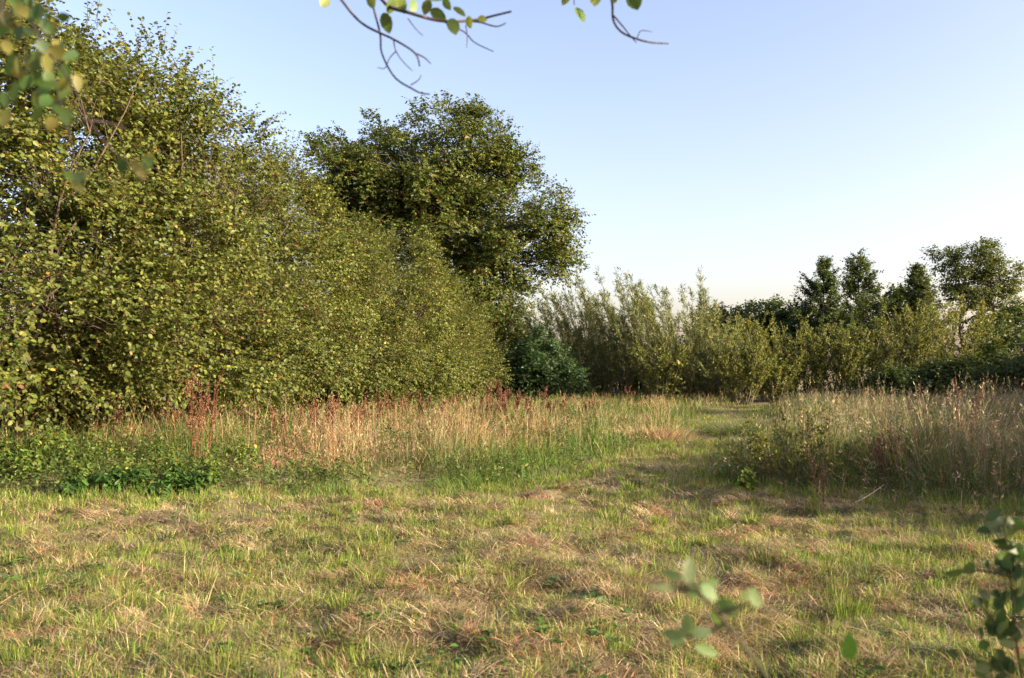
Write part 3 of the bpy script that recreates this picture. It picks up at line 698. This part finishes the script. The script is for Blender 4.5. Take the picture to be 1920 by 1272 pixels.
dock(1668, 925, 806, 'bunch of upright brown seed stalks in the shaded long grass', 6, .22, None, BR, 'seed_stalks', 'weed', (.15, .10, .06), 18)
dock(1662, 918, 846, 'dark withered thistle in front of the brown seed stalks', 3, .12, None, [(.075, .055, .038), (.11, .08, .055)], 'thistle', 'weed', (.06, .045, .03), 50)
dock(1805, 905, 742, 'tall reddish weed stalk in the shaded grass near the right edge', 3, .14, None, [(.14, .07, .05), (.2, .12, .09)], 'seed_stalks', 'weed', (.15, .09, .06), 30)
dock(1545, 945, 850, 'thin brown weed stalk leaning in the front of the shaded grass', 2, .16, None, BR, 'seed_stalks', 'weed', (.15, .10, .06), 20)
dock(1460, 900, 738, 'leafy tipped sapling stem rising above the bramble tangle by the path', 1, .08, None, YEL, 'sapling', 'sapling', (.14, .09, .06), 60)

# bramble tangle at the corner of the path, and weeds beside it
def at_ground(px, py): return at(px, CAMZ * F / (py - HOR))
x, y, _ = at_ground(1470, 922)
wand_bush('bramble_tangle', 'yellowing leafy bramble tangle at the corner where the path bends away', 'bramble', (x + .1, y + .5), .95, 15, .65, (.05, .032), [(.13, .14, .03), (.10, .12, .028), (.17, .16, .04), (.07, .09, .022), (.22, .13, .045)], [.3, .3, .2, .16, .04], None, side=12, per=6, bark=(.16, .11, .07), sl=(.12, .4), up=.7, stem_r=.005)
x, y, _ = at_ground(1530, 930)
wand_bush('bramble_tangle', 'lower green weed tangle right of the yellowing brambles', 'weed', (x, y + .5), .7, 12, .7, (.05, .028), [(.10, .13, .03), (.15, .16, .04), (.07, .1, .025)], None, None, side=14, per=6, bark=(.14, .1, .06), sl=(.12, .3), up=.5, stem_r=.005)

NET = [(0.10, 0.165, 0.03), (0.07, 0.125, 0.025), (0.15, 0.20, 0.04), (0.28, 0.26, 0.05)]
NET_W = [.4, .3, .22, .08]
def nettle(x, y, h, lab, group, n=7, pal=NET, palw=NET_W, leaf=(.085, .045), name='nettle_plant', cat='nettle', spread=.2):
    base = np.array([x, y, float(ground_h(x, y))]); root = thing(name, lab, cat, base, group); gs, gl = Geo(), Geo()
    for k in range(n):
        a = RNG.random() * 6.283; hh = h * (.6 + .45 * RNG.random()); b0 = base + np.array([math.cos(a), math.sin(a), 0]) * spread * RNG.random()
        tip = b0 + np.array([*RNG.normal(0, .1, 2) * h + np.array([.03, 0]), hh]); p = bez(b0 - np.array([0, 0, .04]), b0 * .5 + tip * .5 + np.array([*RNG.normal(0, .05, 2), .05]), tip, 7)
        gs.tube(p, .005 * np.linspace(1, .4, 7), (.10, .11, .035), 4)
        m = 26; t = np.sort(.15 + .85 * RNG.random(m)) * 6; i = np.minimum(t.astype(int), 5); P = p[i] + (p[i + 1] - p[i]) * (t - i)[:, None]
        ang = RNG.random(m) * 6.283; D = np.stack([np.cos(ang), np.sin(ang), RNG.normal(-.25, .3, m)], -1); N = np.array([0, 0, 1.0]) + RNG.normal(0, .35, (m, 3))
        sc = (1.35 - .8 * t / 6) * (.5 + .9 * RNG.random(m)); gl.leaves(P, D, N, leaf[0] * sc, leaf[1] * sc, pick(pal, m, .2, palw), 'round', .25, .25)
    gs.build('stems', M_GRASS, root, base); gl.build('leaves', M_LEAF, root, base)
for k in range(32):
    px = -40 + 520 * ((k + RNG.random()) / 32) ** 1.3; Y = 10.7 + 2.3 * RNG.random() + px * .0008
    x, y, _ = at(px, Y); nettle(x, y, (.34 + .45 * RNG.random() ** 1.3) * (1 - .0005 * max(px, 0)) - (.15 if Y < 11.6 else 0), 'green nettle clump in the row at the foot of the nearest hazels', 'nettles along the foot of the hedge')
FER = [(0.05, 0.115, 0.024), (0.038, 0.085, 0.02), (0.075, 0.14, 0.03)]
for px, py, lab in [(170, 930, 'dark green cow parsley tuft in front of the nettles, leftmost of three'), (255, 925, 'darkest cow parsley tuft, the middle one of three before the nettles'), (335, 928, 'dark green cow parsley tuft below the tall red dock pair')]:
    x, y, _ = at_ground(px, py)
    nettle(x, y, .33, lab, 'dark leafy tufts before the nettles', 16, FER, None, (.11, .05), 'cow_parsley', 'wild plant', .4)
x, y, _ = at_ground(1395, 930)
nettle(x, y, .28, 'small leafy weed at the path corner below the brambles', None, 6, NET, NET_W, (.10, .05), 'broadleaf_weed', 'weed', .15)

def tussock(x, y, r, h, n, pal, lab, name='grass_tussock', cat='tussock', lean=.45, w_=.005, mat=None, flat=False):
    base = np.array([x, y, float(ground_h(x, y))]); g = Geo(); a = RNG.random(n) * 6.283; q = r * RNG.random(n) ** .6
    P = put(x + q * np.cos(a), y + q * np.sin(a), -.01)
    if flat: P[:, 2] += h * (1 - (q / r) ** 2) * RNG.random(n)
    hh = (np.full(n, .30) if flat else h) * (.35 + .95 * RNG.random(n)) * (1 if flat else .6 + .8 * fbm(P[:, 0] * 3, P[:, 1] * 3, 7, 2))
    g.blades(P, hh, np.clip(RNG.normal(2.4, .4, n), 1.0, 3.0) if flat else np.abs(RNG.normal(lean * .5, .2, n)) + lean * q / r, (RNG.random(n) * 6.283) if flat else a + RNG.normal(0, .5, n),
             w_ * (.7 + .6 * RNG.random(n)) * max(1, y / 9) ** .6, pick(pal, n, .22), 3, face=RNG.random(n) * 6.283)
    tag(g.build(name, mat or M_GRASS, None, base), lab, cat)
x, y, _ = at_ground(1385, 818); tussock(x + .25, y + .2, 1.05, .50, 2200, np.concatenate([G_DEEP * .9, G_DEEP, G_FRESH * .7, GREY * .8]), 'dark green rounded tussock at the bend of the path', w_=.006, lean=1.0)
x, y, _ = at_ground(1590, 1132); tussock(x, y, .16, .17, 260, G_FRESH, 'bright green grass tuft standing alone in the mown foreground on the right', lean=.25)
x, y, _ = at_ground(905, 915); tussock(x, y + .3, .9, .19, 1300, np.concatenate([G_DEEP * 1.2, G_FRESH]), 'lush dark green tussock on the edge of the mown strip, mid picture', w_=.005, lean=.9)
x, y, _ = at_ground(1040, 1040); tussock(x, y, .14, .07, 140, STRAW, 'small heap of pale straw on the mown grass, mid picture', 'straw_heap', 'straw heap', flat=True, mat=M_DRY)
x, y, _ = at_ground(1240, 888); tussock(x, y, .45, .16, 700, GREY, 'grey brown heap of cut hay lying on the left side of the path', 'hay_heap', 'hay heap', flat=True, mat=M_DRY)
x, y, _ = at_ground(1265, 835); tussock(x - .3, y + .7, 1.0, .40, 2000, np.concatenate([PINK, STRAW * .9, STRAW]), 'orange brown patch of dead grass bulging into the path', 'dead_grass_clump', 'dry grass', lean=.9, w_=.006, mat=M_DRY)
# fallen stick
g = Geo(); a = np.array(at_ground(1600, 948)); b = np.array([a[0] + .42, a[1] + .15, .22]); a[2] = float(ground_h(a[0], a[1])) + .02
g.tube(bez(a, (a + b) / 2 + np.array([0, 0, -.03]), b, 6), [.008, .008, .007, .006, .005, .003], (.36, .29, .22), 6)
tag(g.build('stick', M_BARK, None, a), 'pale bare stick leaning out of the shaded grass by the mown strip', 'stick')

# ------------------------------------------------------------------ plants close to the camera
TWIG = (0.055, 0.04, 0.038)
def pxp(px, py, Y): return np.array(at(px, Y, py))
def near_leaf(g, px, py, L, W, ang, Y, C, tilt=.5):
    """a leaf whose middle is seen at (px,py), its tip pointing to ang (degrees, 0 right, 90 up)"""
    a = math.radians(ang); D = np.array([math.cos(a), RNG.normal(0, .25), math.sin(a)])
    L, W = .92 * L / F * Y, .92 * W / F * Y
    P = pxp(px, py, Y) - D * L / 2
    N = np.array([RNG.normal(0, tilt), -1, RNG.normal(.2, tilt)])
    g.leaves(P[None], D[None], N[None], np.array([L]), np.array([W]), np.asarray(C)[None], 'serrate', .18, .08)
ALD = [(0.10, 0.16, 0.03), (0.075, 0.125, 0.025), (0.14, 0.18, 0.035)]
tb = np.array([4.6, 0.5, 0.0])
root = thing('overhanging_tree', 'tree whose bare tipped twigs and round leaves hang into the top of the picture', 'tree', tb)
g = Geo(); tp = bez(tb - np.array([0, 0, .1]), tb + np.array([.1, -.1, 1.6]), tb + np.array([-.5, -.1, 3.6]), 10); g.tube(tp, .09 * np.linspace(1.2, .5, 10), BARK_HAZEL, 9); g.build('trunk', M_BARK, root, tb)
g = Geo(); bc, bo, _ = blob_points([(4.5, .8, 2.0, 1.0, .9, 1.1), (4.9, -.4, 2.6, 1.2, 1.0, 1.2)], 36, .4); C0 = np.repeat(bc, 16, 0)
st = C0 + RNG.normal(0, .22, C0.shape); leafy_shoots(g, st, np.repeat(bo, 16, 0) + RNG.normal(0, .5, C0.shape), .2 + .3 * RNG.random(len(st)), 6, .09, .08, ALD, None, 'round')
g.build('crown', M_LEAF, root, tb)  # unseen crown, added out of frame to shade the leaves near the lens
def branch(root, tb, limb, twigs, leaves, Y, pal, r=.0035, jit=.06):
    g = Geo()
    if limb is not None: g.tube(limb, np.linspace(.03, .006, len(limb)), BARK_HAZEL, 7)
    for pts, rr in twigs:
        P = np.array([pxp(a, b, Y + .05 * math.sin(a * .03)) for a, b in pts]); m = len(P)
        t = np.linspace(0, m - 1, m * 4); i = np.minimum(t.astype(int), m - 2); f = (t - i)[:, None]
        pm, p0, p1, p2 = P[np.maximum(i - 1, 0)], P[i], P[i + 1], P[np.minimum(i + 2, m - 1)]
        Q = .5 * (2 * p0 + (p1 - pm) * f + (2 * pm - 5 * p0 + 4 * p1 - p2) * f ** 2 + (3 * p0 - pm - 3 * p1 + p2) * f ** 3)
        g.tube(Q, rr * r * np.linspace(1, .5, len(Q)), TWIG, 6)
    br = g.build('branch', M_BARK, root, tb)
    g = Geo()
    for (px, py, L, W, ang) in leaves: near_leaf(g, px, py, L, W, ang, Y - .01 + jit * (RNG.random() - .5), pick(pal, 1, .15)[0])
    g.build('leaves', M_NEAR, br, tb)
Y0 = 2.3
limb = bez(tp[7], np.array([2.6, 1.6, 4.4]), pxp(690, -60, Y0), 12)
branch(root, tb, limb, [([(690, -60), (720, 5), (770, 25), (830, 40), (890, 38), (925, 30), (958, 22)], 1.5), ([(875, 40), (900, 42), (930, 50), (948, 44)], .8), ([(830, 40), (870, 60), (890, 80), (925, 97)], .7),
        ([(600, -60), (640, 0), (680, 45), (740, 75), (778, 100), (787, 125)], 1.2), ([(778, 100), (795, 108), (808, 120)], .7), ([(690, -20), (712, 60), (716, 100), (740, 145), (775, 168), (790, 175), (806, 177)], 1.0),
        ([(738, 75), (742, 95), (755, 115), (773, 133)], .6), ([(742, 97), (730, 110), (722, 128), (708, 127)], .5), ([(765, 35), (780, 55), (793, 67)], .5), ([(873, 48), (876, 65), (875, 90)], .5), ([(770, 160), (785, 150), (790, 140)], .5)],
       [(608, 4, 30, 24, 250), (697, 2, 34, 24, 280), (725, 44, 42, 26, 285), (752, 8, 40, 24, 290), (733, 12, 34, 22, 250), (815, -2, 36, 22, 10), (822, 28, 38, 24, 330), (850, 50, 36, 28, 290), (862, 22, 34, 18, 320), (800, 14, 32, 22, 250),
        (880, 42, 26, 18, 280), (776, 10, 30, 22, 60), (838, 8, 30, 18, 300), (905, 36, 20, 14, 350), (715, -12, 40, 26, 200), (790, -14, 42, 28, 180)], Y0, ALD)
limb = bez(tp[6], np.array([2.8, 1.4, 3.8]), pxp(1130, -70, Y0), 12)
branch(root, tb, limb, [([(1130, -70), (1147, 0), (1150, 38), (1165, 60), (1190, 72), (1220, 80), (1253, 82)], 1.1), ([(1149, 28), (1168, 50), (1180, 65), (1193, 80)], .7), ([(1195, 72), (1202, 58), (1222, 60)], .5), ([(1130, -70), (1080, -30), (1077, 10)], .8), ([(1130, -70), (1180, -40), (1190, -10)], .8)],
       [(1088, 28, 36, 27, 300), (1060, -2, 30, 22, 250), (1116, -4, 34, 28, 270), (1190, 2, 38, 34, 290), (1155, -4, 24, 18, 250)], Y0, ALD)
HZ = [(0.06, 0.11, 0.03), (0.085, 0.14, 0.035), (0.045, 0.085, 0.025), (0.17, 0.16, 0.04)]
tb = np.array([-3.0, 0.0, 0.0]); root = thing('overhanging_hazel', 'hazel beside the viewer whose blurred drooping leaves fill the top left corner', 'shrub', tb)
g = Geo(); tp = bez(tb - np.array([0, 0, .1]), tb + np.array([0, 0, 1.5]), tb + np.array([.3, .2, 3.2]), 10); g.tube(tp, .05 * np.linspace(1.2, .4, 10), BARK_HAZEL, 8); g.build('trunk', M_BARK, root, tb)
Y1 = 1.35
limb = bez(tp[8], np.array([-1.8, .9, 3.2]), pxp(0, -60, Y1), 9)
lv = []
for (cx, cy_, n_, sx, sy) in [(45, 40, 12, 55, 40), (90, 125, 15, 45, 50), (100, 195, 11, 38, 35), (25, 120, 7, 28, 60), (255, 312, 5, 28, 15), (150, 340, 4, 18, 25), (20, 30, 5, 20, 30)]:
    for _ in range(int(n_ * 1.6)): lv.append((cx + RNG.normal(0, sx * .6), cy_ + RNG.normal(0, sy * .6), 28 + 18 * RNG.random(), 17 + 12 * RNG.random(), 280 + RNG.normal(0, 45)))
branch(root, tb, limb, [([(0, -60), (45, 20), (85, 90), (105, 160), (120, 210), (150, 226), (190, 228), (235, 240)], 1.0), ([(0, -60), (5, 40), (20, 120)], .9), ([(85, 90), (130, 150), (170, 230), (215, 285), (260, 315)], .8), ([(45, 20), (85, 10), (110, 40)], .7), ([(120, 210), (135, 280), (150, 335)], .6)], lv, Y1, HZ, r=.0022, jit=.22)

BRM = [(0.15, 0.24, 0.09), (0.12, 0.20, 0.07), (0.19, 0.26, 0.11)]
def bramble(name, lab, cat, px0, Y, stemlines, leaves, pal=BRM, stemc=(.09, .085, .045), r=.0028):
    x, y, _ = at(px0, Y); base = np.array([x, y, float(ground_h(x, y))]); root = thing(name, lab, cat, base); g = Geo()
    for pts in stemlines:
        P = [pxp(a, b, Y) for a, b in pts]
        if pts[0][1] > 1272: P = [base - np.array([0, 0, .03])] + P
        P = np.array(P); m = len(P); t = np.linspace(0, m - 1, m * 4); Q = np.stack([np.interp(t, np.arange(m), P[:, k]) for k in range(3)], -1)
        g.tube(Q, r * np.linspace(1.2, .5, len(Q)), stemc, 6)
    g.build('stem', M_GRASS, root, base); g = Geo()
    for (a, b, L, W, ang) in leaves: near_leaf(g, a, b, L, W, ang, Y + .08 * (RNG.random() - .5), pick(pal, 1, .15)[0], .6)
    g.build('leaves', M_NEAR, root, base)
bramble('bramble_shoot', 'blurred bramble shoot with grey green leaflets close to the lens, low right of centre', 'bramble', 1470, 1.0,
        [[(1470, 1330), (1440, 1272), (1390, 1205), (1345, 1150), (1310, 1110), (1292, 1085)], [(1345, 1150), (1380, 1140), (1415, 1128)], [(1360, 1170), (1320, 1190), (1285, 1195)], [(1310, 1110), (1280, 1105), (1255, 1100)]],
        [(1292, 1068, 56, 30, 80), (1258, 1077, 48, 24, 160), (1245, 1102, 62, 16, 175), (1330, 1096, 50, 20, 15), (1330, 1112, 44, 34, 320), (1362, 1140, 46, 32, 300), (1418, 1125, 40, 28, 320), (1405, 1112, 44, 22, 20),
         (1290, 1172, 52, 30, 95), (1260, 1190, 46, 26, 170), (1318, 1186, 44, 24, 10), (1325, 1220, 56, 22, 335), (1270, 1198, 40, 24, 220), (1345, 1165, 50, 18, 300), (1300, 1110, 30, 26, 250)])
bramble('bramble_shoot', 'single upright bright green leaf blurred close to the lens, low right', 'leaf', 1560, 1.2, [[(1560, 1330), (1572, 1272), (1590, 1240)]], [(1592, 1212, 62, 36, 95), (1538, 1117, 26, 20, 120)][:1], [(0.10, 0.21, 0.03)])
rl = []
for (cx, cy_, n_, sx, sy) in [(1885, 985, 9, 25, 16), (1895, 1045, 12, 22, 28), (1870, 1130, 7, 32, 25), (1885, 1185, 10, 28, 24), (1860, 1245, 10, 40, 22), (1915, 1110, 8, 18, 60)]:
    for _ in range(int(n_ * 1.8)): rl.append((cx + RNG.normal(0, sx * .6), cy_ + RNG.normal(0, sy * .6), 22 + 18 * RNG.random(), 14 + 10 * RNG.random(), RNG.random() * 360))
rl += [(1790, 1074, 42, 26, 190), (1818, 1065, 30, 28, 60), (1831, 1129, 34, 30, 320), (1850, 1058, 26, 16, 120)]
bramble('bramble_bush', 'blurred leafy bramble bush cut by the lower right edge of the picture', 'bramble', 1925, 1.8,
        [[(1925, 1330), (1905, 1200), (1895, 1080), (1885, 1000), (1875, 965)], [(1905, 1200), (1860, 1160), (1835, 1130)], [(1895, 1080), (1840, 1070), (1795, 1074)], [(1915, 1290), (1870, 1250), (1825, 1235)], [(1930, 1330), (1925, 1150), (1918, 1020)]], rl, [(0.055, 0.10, 0.03), (0.04, 0.075, 0.022), (0.09, 0.14, 0.04)])
